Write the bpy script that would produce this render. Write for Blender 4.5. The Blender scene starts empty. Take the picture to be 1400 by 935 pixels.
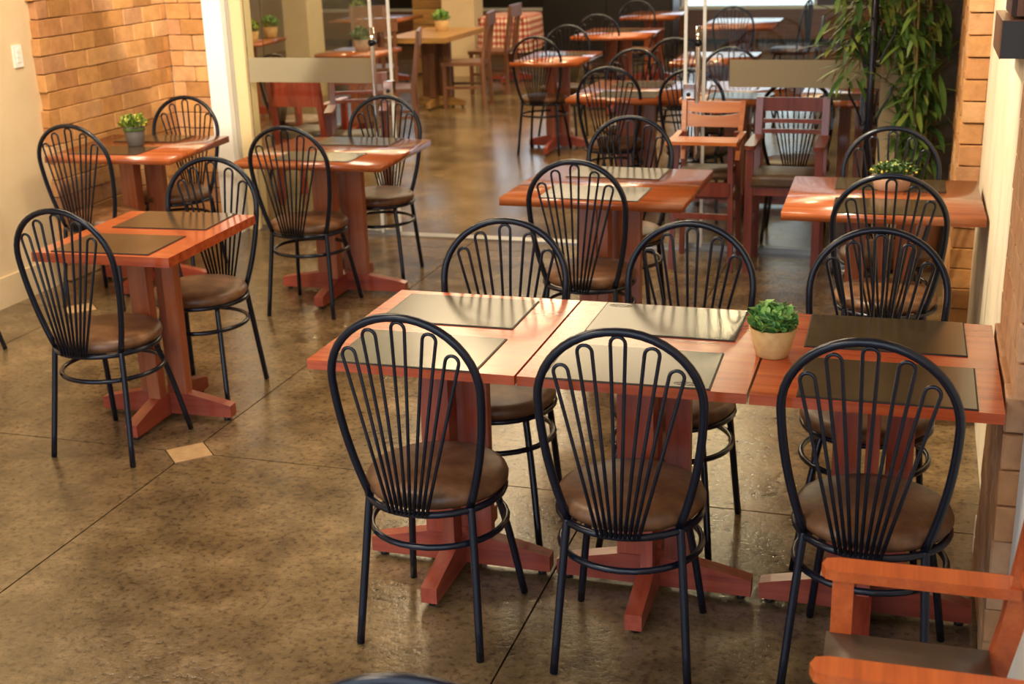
import bpy, bmesh, math, random
from mathutils import Vector, Matrix
random.seed(7)
PI = math.pi
SC = bpy.context.scene
COL = SC.collection

# ------------------------------------------------------------------ camera
cam_d = bpy.data.cameras.new('camera')
cam = bpy.data.objects.new('camera', cam_d)
COL.objects.link(cam)
F_PX, YAW, PITCH, ROLL, CAM_H = 1755.36, 0.30748, 0.32069, -0.02929, 1.89098
cam_d.sensor_width = 36.0
cam_d.sensor_fit = 'HORIZONTAL'
cam_d.lens = F_PX / 1400 * 36
cam_d.clip_start = 0.05
fwd = Vector((-math.sin(YAW)*math.cos(PITCH), math.cos(YAW)*math.cos(PITCH), -math.sin(PITCH)))
rgt = Vector((math.cos(YAW), math.sin(YAW), 0))
upv = rgt.cross(fwd)
r2 = math.cos(ROLL)*rgt + math.sin(ROLL)*upv
u2 = -math.sin(ROLL)*rgt + math.cos(ROLL)*upv
M = Matrix((r2, u2, -fwd)).transposed().to_4x4()
M.translation = Vector((0, 0, CAM_H))
cam.matrix_world = M
cam_d.dof.use_dof = True
cam_d.dof.focus_distance = 3.5
cam_d.dof.aperture_fstop = 5.0
SC.camera = cam

# ------------------------------------------------------------------ world, lights, exposure
SC.view_settings.view_transform = 'Standard'
SC.view_settings.look = 'None'
SC.view_settings.gamma = 1.0
SC.view_settings.exposure = 0.32
W = bpy.data.worlds.new('sky'); SC.world = W
W.use_nodes = True
bg = W.node_tree.nodes['Background']
bg.inputs[0].default_value = (0.78, 0.88, 1.0, 1)
bg.inputs[1].default_value = 2.0

def area(name, loc, rot, sx, sy, power, color):
    l = bpy.data.lights.new(name, 'AREA')
    l.shape = 'RECTANGLE'; l.size = sx; l.size_y = sy; l.energy = power; l.color = color
    o = bpy.data.objects.new(name, l); COL.objects.link(o)
    o.location = loc; o.rotation_euler = rot
    return o
def spot(name, loc, target, power, color, angle, blend=0.4, size=0.05):
    l = bpy.data.lights.new(name, 'SPOT')
    l.energy = power; l.color = color; l.spot_size = math.radians(angle); l.spot_blend = blend; l.shadow_soft_size = size
    o = bpy.data.objects.new(name, l); COL.objects.link(o)
    o.location = loc
    o.rotation_euler = (Vector(target)-Vector(loc)).to_track_quat('-Z', 'Y').to_euler()
    return o
WARM = (1.0, 0.74, 0.42)
# ceiling lamps over the terrace and in the dining room behind the glass
for lx, ly, pw in ((-2.2, 1.2, 30), (-2.4, 3.6, 30), (-1.6, 5.6, 30), (-3.6, 5.0, 24)):
    area('terrace_ceiling_lamp', (lx, ly, 2.96), (0, 0, 0), .9, .4, pw, (1.0, .82, .58))
# unseen area lights added for broad reflections on the mats, plus smaller bright lamps
for lx, ly, pw in ((-2.85, 10.0, 85), (-2.85, 13.2, 80), (-2.85, 16.4, 36)):
    area('reflection_area_light', (lx, ly, 2.97), (0, 0, 0), 3.0, 2.5, pw, (1.0, .80, .50))
for lx, ly, pw in ((-3.1, 11.2, 18), (-1.45, 11.0, 26), (-2.95, 8.0, 24), (-6.0, 10.0, 40), (-6.2, 13.4, 36)):
    area('dining_ceiling_lamp', (lx, ly, 2.94), (0, 0, 0), .4, .4, pw, WARM)
spot('wall_fill_spot', (-3.3, 5.2, 2.9), (-4.15, 7.2, 1.75), 330, (1, .90, .72), 40, .25, .03)  # spots added to brighten the left pilaster and both side walls
spot('wall_fill_spot', (-3.2, 4.2, 2.9), (-4.52, 5.4, 1.0), 185, (1, .84, .60), 70)
spot('wall_fill_spot', (-1.2, 4.6, 2.9), (0.3, 5.2, 1.2), 290, (1, .88, .66), 60)

# ------------------------------------------------------------------ material helpers
def mat(name):
    m = bpy.data.materials.new(name); m.use_nodes = True
    return m, m.node_tree.nodes, m.node_tree.links, m.node_tree.nodes['Principled BSDF']
def simple(name, col, rough=0.5, metal=0.0, coat=0.0, spec=0.5):
    m, N, L, b = mat(name)
    b.inputs['Base Color'].default_value = (*col, 1); b.inputs['Roughness'].default_value = rough
    b.inputs['Metallic'].default_value = metal; b.inputs['Coat Weight'].default_value = coat
    b.inputs['Specular IOR Level'].default_value = spec
    return m
def ramp(N, stops):
    r = N.new('ShaderNodeValToRGB'); e = r.color_ramp.elements
    while len(e) < len(stops): e.new(0.5)
    for i, (p, c) in enumerate(stops):
        e[i].position = p; e[i].color = (*c, 1)
    return r
def coords(N, L, kind, scale, rnd=False):
    mp = N.new('ShaderNodeMapping'); mp.inputs['Scale'].default_value = scale
    if kind == 'pos':
        g = N.new('ShaderNodeNewGeometry'); L.new(g.outputs['Position'], mp.inputs['Vector'])
    else:
        t = N.new('ShaderNodeTexCoord'); L.new(t.outputs['Object'], mp.inputs['Vector'])
    if rnd:
        oi = N.new('ShaderNodeObjectInfo'); ml = N.new('ShaderNodeMath'); ml.operation = 'MULTIPLY'; ml.inputs[1].default_value = 37.0
        L.new(oi.outputs['Random'], ml.inputs[0]); L.new(ml.outputs[0], mp.inputs['Location'])
    return mp
def noise(N, L, vec, scale, detail=4, rough=0.55):
    n = N.new('ShaderNodeTexNoise'); n.inputs['Scale'].default_value = scale
    n.inputs['Detail'].default_value = detail; n.inputs['Roughness'].default_value = rough
    L.new(vec.outputs[0], n.inputs['Vector']); return n
def bump(N, L, b, h, strength, dist=0.01):
    bp = N.new('ShaderNodeBump'); bp.inputs['Strength'].default_value = strength; bp.inputs['Distance'].default_value = dist
    L.new(h, bp.inputs['Height']); L.new(bp.outputs[0], b.inputs['Normal'])
def mixc(N, L, fac, a, b, mode='MIX'):
    x = N.new('ShaderNodeMix'); x.data_type = 'RGBA'; x.blend_type = mode
    for sock, v in ((x.inputs[0], fac), (x.inputs[6], a), (x.inputs[7], b)):
        if hasattr(v, 'is_linked'): L.new(v, sock)
        elif isinstance(v, (int, float)): sock.default_value = v
        else: sock.default_value = (*v, 1)
    return x.outputs[2]

def wood(name, dark, mid, light, axis=0, rough=0.12, coat=0.6):
    m, N, L, b = mat(name)
    s = [14, 14, 14]; s[axis] = 1.1
    mp = coords(N, L, 'obj', s, True)
    n1 = noise(N, L, mp, 2.2, 6, .6)
    s2 = [90, 90, 90]; s2[axis] = 3
    mp2 = coords(N, L, 'obj', s2, True)
    n2 = noise(N, L, mp2, 1.5, 3)
    r = ramp(N, [(.28, dark), (.5, mid), (.75, light)])
    L.new(n1.outputs[0], r.inputs[0])
    r2_ = ramp(N, [(.35, (.72, .72, .72)), (.65, (1, 1, 1))]); L.new(n2.outputs[0], r2_.inputs[0])
    c = mixc(N, L, .55, r.outputs[0], r2_.outputs[0], 'MULTIPLY')
    oi = N.new('ShaderNodeObjectInfo')
    hv = N.new('ShaderNodeHueSaturation'); mr = N.new('ShaderNodeMapRange')
    mr.inputs['To Min'].default_value = .85; mr.inputs['To Max'].default_value = 1.15
    L.new(oi.outputs['Random'], mr.inputs[0]); L.new(mr.outputs[0], hv.inputs['Value']); L.new(c, hv.inputs['Color'])
    L.new(hv.outputs[0], b.inputs['Base Color'])
    b.inputs['Roughness'].default_value = rough + .12
    b.inputs['Coat Weight'].default_value = coat; b.inputs['Coat Roughness'].default_value = rough
    bump(N, L, b, n2.outputs[0], .05, .002)
    return m

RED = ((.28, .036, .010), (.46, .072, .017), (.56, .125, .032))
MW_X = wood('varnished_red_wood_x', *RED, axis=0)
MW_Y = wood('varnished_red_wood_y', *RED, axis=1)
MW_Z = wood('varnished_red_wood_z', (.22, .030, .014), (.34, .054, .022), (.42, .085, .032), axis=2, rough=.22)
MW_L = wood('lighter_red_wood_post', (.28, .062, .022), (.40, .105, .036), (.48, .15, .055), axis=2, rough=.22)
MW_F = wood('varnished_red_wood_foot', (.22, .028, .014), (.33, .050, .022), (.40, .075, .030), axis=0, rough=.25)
MO_X = wood('orange_varnished_wood', (.43, .078, .014), (.55, .105, .018), (.62, .145, .026), axis=0, rough=.2)
MH_X = wood('golden_orange_wood', (.42, .11, .018), (.54, .15, .022), (.62, .2, .035), axis=0, rough=.2)
MW_B = wood('brown_orange_wood', (.24, .05, .014), (.39, .092, .024), (.47, .145, .045), axis=0)
MD_X = wood('dark_red_wood', (.13, .024, .013), (.19, .036, .017), (.25, .055, .023), axis=2, rough=.2)
MR_X = wood('bright_red_wood', (.24, .018, .010), (.34, .028, .014), (.42, .045, .02), axis=2, rough=.2)
MB_X = wood('brown_wood', (.10, .036, .014), (.17, .06, .02), (.24, .09, .03), axis=2, rough=.3)
MN_X = wood('natural_wood', (.22, .11, .03), (.34, .17, .045), (.44, .24, .07), axis=0, rough=.35, coat=.1)
MP_X = wood('brown_panelling', (.16, .06, .022), (.24, .09, .03), (.3, .12, .045), axis=0, rough=.45, coat=.05)

M_BLACK, N, L, b = mat('black_lacquered_steel')
b.inputs['Base Color'].default_value = (.006, .0085, .017, 1); b.inputs['Roughness'].default_value = .22
b.inputs['Specular IOR Level'].default_value = .42
mp = coords(N, L, 'obj', (1, 1, 1)); n_ = noise(N, L, mp, 160, 2); bump(N, L, b, n_.outputs[0], .12, .001)

M_SEAT, N, L, b = mat('brown_leatherette')
mp = coords(N, L, 'obj', (1, 1, 1), True); n_ = noise(N, L, mp, 11, 7, .65)
r = ramp(N, [(.32, (.075, .032, .014)), (.52, (.17, .075, .031)), (.72, (.27, .135, .065))]); L.new(n_.outputs[0], r.inputs[0])
L.new(r.outputs[0], b.inputs['Base Color']); b.inputs['Roughness'].default_value = .42
n2 = noise(N, L, mp, 220, 2); bump(N, L, b, n2.outputs[0], .12, .002)
M_SEATD, N, L, b = mat('dark_brown_leatherette')
mp = coords(N, L, 'obj', (1, 1, 1), True); n_ = noise(N, L, mp, 9, 5)
r = ramp(N, [(.3, (.055, .032, .018)), (.7, (.10, .06, .034))]); L.new(n_.outputs[0], r.inputs[0])
L.new(r.outputs[0], b.inputs['Base Color']); b.inputs['Roughness'].default_value = .4

M_MAT, N, L, b = mat('brown_leather_placemat')
mp = coords(N, L, 'obj', (1, 1, 1), True); n_ = noise(N, L, mp, 6, 4)
r = ramp(N, [(.3, (.050, .034, .018)), (.7, (.072, .050, .026))]); L.new(n_.outputs[0], r.inputs[0])
L.new(r.outputs[0], b.inputs['Base Color']); b.inputs['Roughness'].default_value = .17
b.inputs['Specular IOR Level'].default_value = .55
n2 = noise(N, L, mp, 300, 2); bump(N, L, b, n2.outputs[0], .06, .001)
M_MATEDGE = simple('mat_edge_black', (.015, .012, .01), .5)

def concrete(name, bs, big):
    m, N, L, b = mat(name)
    mp = coords(N, L, 'pos', (1, 1, 1))
    na = noise(N, L, mp, .8, 3); nb = noise(N, L, mp, big, 8, .68); nc = noise(N, L, mp, 45, 5, .65)
    ra = ramp(N, [(.32, (.085, .056, .028)), (.5, (.165, .112, .055)), (.68, (.265, .182, .095))]); L.new(nb.outputs[0], ra.inputs[0])
    rb = ramp(N, [(.3, (.58, .60, .66)), (.68, (1.12, 1.06, .96))]); L.new(na.outputs[0], rb.inputs[0])
    c = mixc(N, L, .9, ra.outputs[0], rb.outputs[0], 'MULTIPLY')
    rc = ramp(N, [(.36, (.42, .38, .35)), (.48, (1, 1, 1)), (.66, (1.2, 1.17, 1.1))]); L.new(nc.outputs[0], rc.inputs[0])
    c = mixc(N, L, .8, c, rc.outputs[0], 'MULTIPLY'); L.new(c, b.inputs['Base Color'])
    rr = N.new('ShaderNodeMapRange'); rr.inputs['From Min'].default_value = .3; rr.inputs['From Max'].default_value = .7
    rr.inputs['To Min'].default_value = .05; rr.inputs['To Max'].default_value = .22; L.new(nb.outputs[0], rr.inputs[0]); L.new(rr.outputs[0], b.inputs['Roughness'])
    ad = N.new('ShaderNodeMath'); ad.operation = 'ADD'; L.new(nb.outputs[0], ad.inputs[0]); L.new(nc.outputs[0], ad.inputs[1])
    bump(N, L, b, ad.outputs[0], bs, .0032)
    return m
M_FLOOR = concrete('polished_concrete', .42, 5)
M_FLOORI = concrete('smooth_concrete', .3, 2.2)
M_JOINT = simple('dark_joint', (.03, .022, .014), .8)

M_INLAY, N, L, b = mat('inlay_clay_tile')
mp = coords(N, L, 'pos', (1, 1, 1)); n_ = noise(N, L, mp, 18, 5)
r = ramp(N, [(.3, (.40, .23, .10)), (.7, (.56, .36, .18))]); L.new(n_.outputs[0], r.inputs[0]); L.new(r.outputs[0], b.inputs['Base Color']); b.inputs['Roughness'].default_value = .4

def plaster(name, ca, cb, scale=5, wear=None, bs=.25):
    m, N, L, b = mat(name)
    mp = coords(N, L, 'pos', (1, 1, 1)); n1 = noise(N, L, mp, scale, 6, .6); n2 = noise(N, L, mp, 60, 4)
    r = ramp(N, [(.35, ca), (.65, cb)]); L.new(n1.outputs[0], r.inputs[0])
    c = r.outputs[0]
    if wear:
        mq = coords(N, L, 'pos', (3, 3, .9)); n3 = noise(N, L, mq, 1.6, 6, .65)
        rw = ramp(N, [(.5, (0, 0, 0)), (.62, (1, 1, 1))]); L.new(n3.outputs[0], rw.inputs[0])
        c = mixc(N, L, rw.outputs[0], c, wear)
    L.new(c, b.inputs['Base Color']); b.inputs['Roughness'].default_value = .75
    bump(N, L, b, n2.outputs[0], bs, .006)
    return m
M_CREAM = plaster('cream_plaster', (.66, .50, .30), (.72, .56, .35), 3)
M_WORN = plaster('worn_cream_plaster', (.70, .58, .40), (.78, .68, .50), 3, (.62, .52, .40))
M_WHITE = plaster('white_paint', (.80, .77, .70), (.84, .82, .76), 3, None, .1)
M_CEIL = plaster('ceiling_paint', (.80, .74, .62), (.84, .78, .66), 2, None, .05)
M_FRAME = simple('cream_door_frame', (.68, .52, .28), .45)
M_STONE = plaster('rough_brown_stone', (.13, .085, .05), (.26, .18, .11), 7, None, .9)

def brick_mat(name, stops):
    m, N, L, b = mat(name)
    oi = N.new('ShaderNodeObjectInfo')
    r = ramp(N, stops); r.color_ramp.interpolation = 'LINEAR'
    L.new(oi.outputs['Random'], r.inputs[0])
    mp = coords(N, L, 'obj', (1, 1, 1), True); n1 = noise(N, L, mp, 14, 6, .65); n2 = noise(N, L, mp, 70, 4)
    rs = ramp(N, [(.3, (.72, .66, .6)), (.6, (1.05, 1.03, 1.0))]); L.new(n1.outputs[0], rs.inputs[0])
    c = mixc(N, L, .85, r.outputs[0], rs.outputs[0], 'MULTIPLY'); L.new(c, b.inputs['Base Color'])
    b.inputs['Roughness'].default_value = .8
    bump(N, L, b, n2.outputs[0], .4, .006)
    return m
M_BRICK = brick_mat('clay_brick', [(0, (.36, .17, .05)), (.2, (.50, .23, .065)), (.4, (.62, .33, .12)), (.6, (.48, .22, .08)), (.8, (.66, .40, .19)), (1, (.42, .19, .085))])
M_BRICKR = brick_mat('pale_clay_brick', [(0, (.50, .27, .13)), (.5, (.58, .34, .19)), (1, (.52, .25, .10))])

M_GLASS, N, L, b = mat('clear_glass')
out = N['Material Output']; N.remove(b)
tr = N.new('ShaderNodeBsdfTransparent'); tr.inputs[0].default_value = (.95, .97, .96, 1)
gl = N.new('ShaderNodeBsdfGlossy'); gl.inputs['Roughness'].default_value = .01
fr = N.new('ShaderNodeFresnel'); fr.inputs[0].default_value = 1.36
mx = N.new('ShaderNodeMixShader'); L.new(fr.outputs[0], mx.inputs[0]); L.new(tr.outputs[0], mx.inputs[1]); L.new(gl.outputs[0], mx.inputs[2])
L.new(mx.outputs[0], out.inputs[0])
M_GEDGE = simple('glass_edge', (.88, .90, .86), .25)
M_FROST, N, L, b = mat('frosted_film')
out = N['Material Output']
b.inputs['Base Color'].default_value = (.50, .43, .29, 1); b.inputs['Roughness'].default_value = .6
tl = N.new('ShaderNodeBsdfTranslucent'); tl.inputs[0].default_value = (.55, .48, .34, 1)
mx = N.new('ShaderNodeMixShader'); mx.inputs[0].default_value = .5
L.new(b.outputs[0], mx.inputs[1]); L.new(tl.outputs[0], mx.inputs[2]); L.new(mx.outputs[0], out.inputs[0])
M_CHROME = simple('chrome', (.85, .83, .8), .08, 1.0)
M_ALU = simple('aluminium_track', (.45, .44, .42), .35, 1.0)
M_DARK = simple('dark_grey_board', (.045, .05, .058), .55)
M_BOX = simple('black_furniture', (.012, .010, .009), .4)
M_DBROWN = simple('dark_brown_wood', (.05, .018, .01), .4)
M_SWITCH = simple('white_plastic', (.85, .83, .78), .35)
M_POTC, N, L, b = mat('kraft_pot')
mp = coords(N, L, 'obj', (1, 1, 1)); n_ = noise(N, L, mp, 40, 4)
r = ramp(N, [(.3, (.52, .29, .10)), (.7, (.62, .38, .15))]); L.new(n_.outputs[0], r.inputs[0]); L.new(r.outputs[0], b.inputs['Base Color']); b.inputs['Roughness'].default_value = .7
M_POTG = simple('grey_pot', (.10, .085, .08), .6)
M_POTP = simple('clay_pink_pot', (.34, .20, .13), .7)
M_SOIL = simple('soil', (.03, .022, .014), .9)
def leafmat(name, stops, rough=.45):
    m, N, L, b = mat(name)
    oi = N.new('ShaderNodeObjectInfo'); g = N.new('ShaderNodeNewGeometry')
    ad = N.new('ShaderNodeMath'); ad.operation = 'ADD'; L.new(oi.outputs['Random'], ad.inputs[0]); L.new(g.outputs['Random Per Island'], ad.inputs[1])
    fr = N.new('ShaderNodeMath'); fr.operation = 'FRACT'; L.new(ad.outputs[0], fr.inputs[0])
    r = ramp(N, stops); L.new(fr.outputs[0], r.inputs[0]); L.new(r.outputs[0], b.inputs['Base Color'])
    b.inputs['Roughness'].default_value = rough
    return m
M_LEAF = leafmat('green_leaves', [(0, (.05, .17, .06)), (.45, (.13, .34, .08)), (.75, (.26, .48, .09)), (1, (.42, .60, .18))])
M_LEAFY = leafmat('yellow_green_leaves', [(0, (.06, .13, .02)), (.5, (.18, .28, .03)), (1, (.34, .42, .05))])
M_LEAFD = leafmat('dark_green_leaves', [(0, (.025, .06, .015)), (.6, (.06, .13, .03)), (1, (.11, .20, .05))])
M_FLOWER = simple('yellow_buds', (.75, .60, .10), .6)
M_BAMB = leafmat('bamboo_leaves', [(0, (.035, .09, .02)), (.45, (.09, .19, .035)), (.8, (.18, .28, .05)), (1, (.32, .33, .07))])
M_CANE = simple('bamboo_cane', (.30, .22, .07), .5)

M_GING, N, L, b = mat('red_gingham_cloth')
tc = N.new('ShaderNodeTexCoord'); sx = N.new('ShaderNodeSeparateXYZ'); L.new(tc.outputs['UV'], sx.inputs[0])
def stripe(sock):
    a = N.new('ShaderNodeMath'); a.operation = 'MULTIPLY'; a.inputs[1].default_value = 14.0; L.new(sock, a.inputs[0])
    f = N.new('ShaderNodeMath'); f.operation = 'FRACT'; L.new(a.outputs[0], f.inputs[0])
    g = N.new('ShaderNodeMath'); g.operation = 'GREATER_THAN'; g.inputs[1].default_value = .5; L.new(f.outputs[0], g.inputs[0]); return g.outputs[0]
ad = N.new('ShaderNodeMath'); ad.operation = 'ADD'; L.new(stripe(sx.outputs[0]), ad.inputs[0]); L.new(stripe(sx.outputs[1]), ad.inputs[1])
hf = N.new('ShaderNodeMath'); hf.operation = 'MULTIPLY'; hf.inputs[1].default_value = .5; L.new(ad.outputs[0], hf.inputs[0])
r = ramp(N, [(0, (.72, .60, .45)), (.5, (.50, .17, .12)), (1, (.30, .025, .02))]); L.new(hf.outputs[0], r.inputs[0]); L.new(r.outputs[0], b.inputs['Base Color']); b.inputs['Roughness'].default_value = .85

# ------------------------------------------------------------------ mesh helpers
def new_obj(name, mesh, parent=None, loc=None, rotz=0.0):
    o = bpy.data.objects.new(name, mesh); COL.objects.link(o)
    if parent is not None: o.parent = parent
    if loc is not None: o.location = loc
    if rotz: o.rotation_euler = (0, 0, rotz)
    return o
def finish(bm, name, material, smooth=False, bevel=0.0, segs=2):
    if bevel:
        bmesh.ops.bevel(bm, geom=[e for e in bm.edges if len(e.link_faces) == 2 and e.calc_face_angle(0) > .6], offset=bevel, segments=segs, affect='EDGES', profile=.6)
    bmesh.ops.recalc_face_normals(bm, faces=bm.faces)
    me = bpy.data.meshes.new(name); bm.to_mesh(me); bm.free()
    ms = material if isinstance(material, (list, tuple)) else [material]
    for m in ms: me.materials.append(m)
    if smooth:
        for p in me.polygons: p.use_smooth = True
    return me
def add_box(bm, a, c):
    x0, y0, z0 = a; x1, y1, z1 = c
    v = [bm.verts.new(p) for p in ((x0,y0,z0),(x1,y0,z0),(x1,y1,z0),(x0,y1,z0),(x0,y0,z1),(x1,y0,z1),(x1,y1,z1),(x0,y1,z1))]
    for f in ((0,3,2,1),(4,5,6,7),(0,1,5,4),(1,2,6,5),(2,3,7,6),(3,0,4,7)): bm.faces.new([v[i] for i in f])
def box(name, a, c, m, parent=None, bevel=0.0, segs=2):
    ctr = Vector([(p+q)/2 for p, q in zip(a, c)])
    bm = bmesh.new(); add_box(bm, Vector(a)-ctr, Vector(c)-ctr)
    o = new_obj(name, finish(bm, name, m, bevel > 0 and segs > 2, bevel, segs), parent); o.location = ctr
    return o
def add_prism(bm, pts, z0, z1):
    lo = [bm.verts.new((p[0], p[1], z0)) for p in pts]; hi = [bm.verts.new((p[0], p[1], z1)) for p in pts]
    n = len(pts)
    bm.faces.new(lo[::-1]); bm.faces.new(hi)
    for i in range(n): bm.faces.new((lo[i], lo[(i+1) % n], hi[(i+1) % n], hi[i]))
def add_bar(bm, p, q, w, d, up=(0, 0, 1)):
    """rectangular bar from p to q, section w x d"""
    p, q = Vector(p), Vector(q); t = (q-p).normalized(); u = Vector(up)
    if abs(t.dot(u)) > .98: u = Vector((0, 1, 0))
    s = t.cross(u).normalized(); n = s.cross(t).normalized()
    vs = []
    for c in (p, q):
        for a_, b_ in ((-1, -1), (1, -1), (1, 1), (-1, 1)): vs.append(bm.verts.new(c + s*a_*w/2 + n*b_*d/2))
    for f in ((0,1,2,3),(7,6,5,4),(0,4,5,1),(1,5,6,2),(2,6,7,3),(3,7,4,0)): bm.faces.new([vs[i] for i in f])
def add_tube(bm, pts, r, n=10, closed=False):
    pts = [Vector(p) for p in pts]; N_ = len(pts); rings = []
    prev = None
    for i, p in enumerate(pts):
        if closed: t = (pts[(i+1) % N_] - pts[i-1]).normalized()
        else: t = (pts[min(i+1, N_-1)] - pts[max(i-1, 0)]).normalized()
        if prev is None:
            u = Vector((0, 0, 1)) if abs(t.z) < .9 else Vector((0, 1, 0))
            u = (u - t*u.dot(t)).normalized()
        else:
            u = (prev - t*prev.dot(t)).normalized()
        prev = u; v = t.cross(u)
        rad = r[i] if isinstance(r, (list, tuple)) else r
        rings.append([bm.verts.new(p + (u*math.cos(2*PI*k/n) + v*math.sin(2*PI*k/n))*rad) for k in range(n)])
    m = N_ if closed else N_-1
    for i in range(m):
        a_, b_ = rings[i], rings[(i+1) % N_]
        for k in range(n): bm.faces.new((a_[k], a_[(k+1) % n], b_[(k+1) % n], b_[k]))
    if not closed:
        bm.faces.new(rings[0][::-1]); bm.faces.new(rings[-1])
def tube_mesh(name, pts, r, m, n=10, closed=False):
    bm = bmesh.new(); add_tube(bm, pts, r, n, closed)
    me = finish(bm, name, m, True)
    return me
def add_lathe(bm, prof, n=28, caps=True):
    rings = [[bm.verts.new((r*math.cos(2*PI*k/n), r*math.sin(2*PI*k/n), z)) for k in range(n)] for r, z in prof]
    for a_, b_ in zip(rings, rings[1:]):
        for k in range(n): bm.faces.new((a_[k], a_[(k+1) % n], b_[(k+1) % n], b_[k]))
    if caps: bm.faces.new(rings[0][::-1]); bm.faces.new(rings[-1])
def smooth_path(pts, k=6):
    P = [Vector(p) for p in pts]; P = [2*P[0]-P[1]] + P + [2*P[-1]-P[-2]]; out = []
    for i in range(1, len(P)-2):
        for j in range(k):
            t = j/k; a_, b_, c_, d_ = P[i-1:i+3]
            out.append(.5*((2*b_)+(c_-a_)*t+(2*a_-5*b_+4*c_-d_)*t*t+(-a_+3*b_-3*c_+d_)*t**3))
    out.append(P[-2]); return out
def root(name, loc, rotz=0.0, label=None, cat=None, group=None):
    o = bpy.data.objects.new(name, None); COL.objects.link(o); o.empty_display_size = .1
    o.location = loc; o.rotation_euler = (0, 0, rotz); tag(o, label, cat, group); return o
def tag(o, label=None, cat=None, group=None, kind=None):
    if label: o['label'] = label
    if cat: o['category'] = cat
    if group: o['group'] = group
    if kind: o['kind'] = kind
    return o
KIDS = {}
def dup(src, loc, rotz, label, group=None, scale=None):
    r = src.copy(); COL.objects.link(r); r.location = loc; r.rotation_euler = (0, 0, rotz); r['label'] = label
    if group: r['group'] = group
    if scale: r.scale = scale
    for ch in KIDS[src.name]:
        c = ch.copy(); COL.objects.link(c); c.parent = r
        for g in KIDS.get(ch.name, ()):
            d = g.copy(); COL.objects.link(d); d.parent = c
    return r
def remember(o):
    KIDS[o.name] = list(o.children)
    for c in o.children: KIDS[c.name] = list(c.children)
def structure(o): o['kind'] = 'structure'; return o

# ------------------------------------------------------------------ the room
GX0, GY0, GS = -2.53, 3.9, 1.58          # floor joint grid
YG = 7.33                                  # plane of the glass doors
XL, XR = -4.52, 0.30                       # terrace side walls
inlays = [(GX0, GY0), (GX0-GS, GY0+GS)]
floor = structure(box('floor', (-10, -2.6, -.25), (3.2, 20.4, -.012), M_JOINT))
def slab(xa, ya, xb, yb, m=None):
    g = .003; ch = .104
    cs = [(xa, ya, 1, 1), (xb, ya, -1, 1), (xb, yb, -1, -1), (xa, yb, 1, -1)]
    pts = []
    for i, (x, y, sx_, sy_) in enumerate(cs):
        if any(abs(x-a_) < .01 and abs(y-b_) < .01 for a_, b_ in inlays):
            p1 = (x+sx_*ch, y+sy_*g); p2 = (x+sx_*g, y+sy_*ch)
            pts += [p2, p1] if i in (0, 2) else [p1, p2]
        else: pts.append((x+sx_*g, y+sy_*g))
    bm = bmesh.new(); add_prism(bm, pts, -.0115, 0)
    o = new_obj('floor_slab', finish(bm, 'floor_slab', m or M_FLOOR)); o.parent = floor; o.matrix_parent_inverse = floor.matrix_world.inverted()
    o.location = (0, 0, 0)
    return o
def child_at_world(o, par):
    o.parent = par; o.matrix_parent_inverse = Matrix.Translation(par.location).inverted(); return o
xs = [GX0-2*GS, GX0-GS, GX0, GX0+GS, GX0+2*GS, GX0+3*GS]
ys = [GY0+GS*k for k in range(-4, 3)] + [YG]
for i in range(len(xs)-1):
    for j in range(len(ys)-1):
        child_at_world(slab(xs[i], ys[j], xs[i+1], ys[j+1]), floor)
child_at_world(slab(-10, YG, 3.2, 20.4, M_FLOORI), floor)
for a_, b_ in inlays:
    bm = bmesh.new(); add_prism(bm, [(a_-.1, b_), (a_, b_-.1), (a_+.1, b_), (a_, b_+.1)], -.0115, .0008)
    o = new_obj('floor_tile', finish(bm, 'floor_tile', M_INLAY)); child_at_world(o, floor)
    o['label'] = 'pale clay tile set diagonally in the floor joint'

structure(box('floor_outside', (-40, -60, -.3), (40, -2.62, -.02), simple('street_paving', (.10, .095, .085), .8)))
ceiling = structure(box('ceiling', (-9.6, .6, 3.0), (2.6, 20.0, 3.2), M_CEIL))
wl = structure(box('wall_left', (XL-.15, .6, 0), (XL, 7.25, 3.0), M_CREAM))
child_at_world(structure(box('baseboard_left', (XL, .7, .0), (XL+.012, 5.86, .16), M_CREAM, bevel=.003)), wl)

# bricks: shared meshes, one object each
def brick_mesh(l, h, d, seed, m):
    rnd = random.Random(seed); bm = bmesh.new(); add_box(bm, (-l/2, -d/2, -h/2), (l/2, d/2, h/2))
    bmesh.ops.bevel(bm, geom=list(bm.edges), offset=.0035, segments=1, affect='EDGES')
    for v in bm.verts: v.co += Vector((rnd.uniform(-1, 1), rnd.uniform(-1, 1), rnd.uniform(-1, 1)))*.0018
    return finish(bm, 'brick', m)
BM_CACHE = {}
def brick(par, c, l, h, d, rotz, m=M_BRICK):
    key = (round(l, 3), h, d, m.name, random.randrange(3))
    if key not in BM_CACHE: BM_CACHE[key] = brick_mesh(l, h, d, len(BM_CACHE), m)
    o = new_obj('brick', BM_CACHE[key]); child_at_world(o, par); o.location = c; o.rotation_euler = (random.uniform(-.008, .008), random.uniform(-.008, .008), rotz + random.uniform(-.012, .012))
RH = .0955
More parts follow.
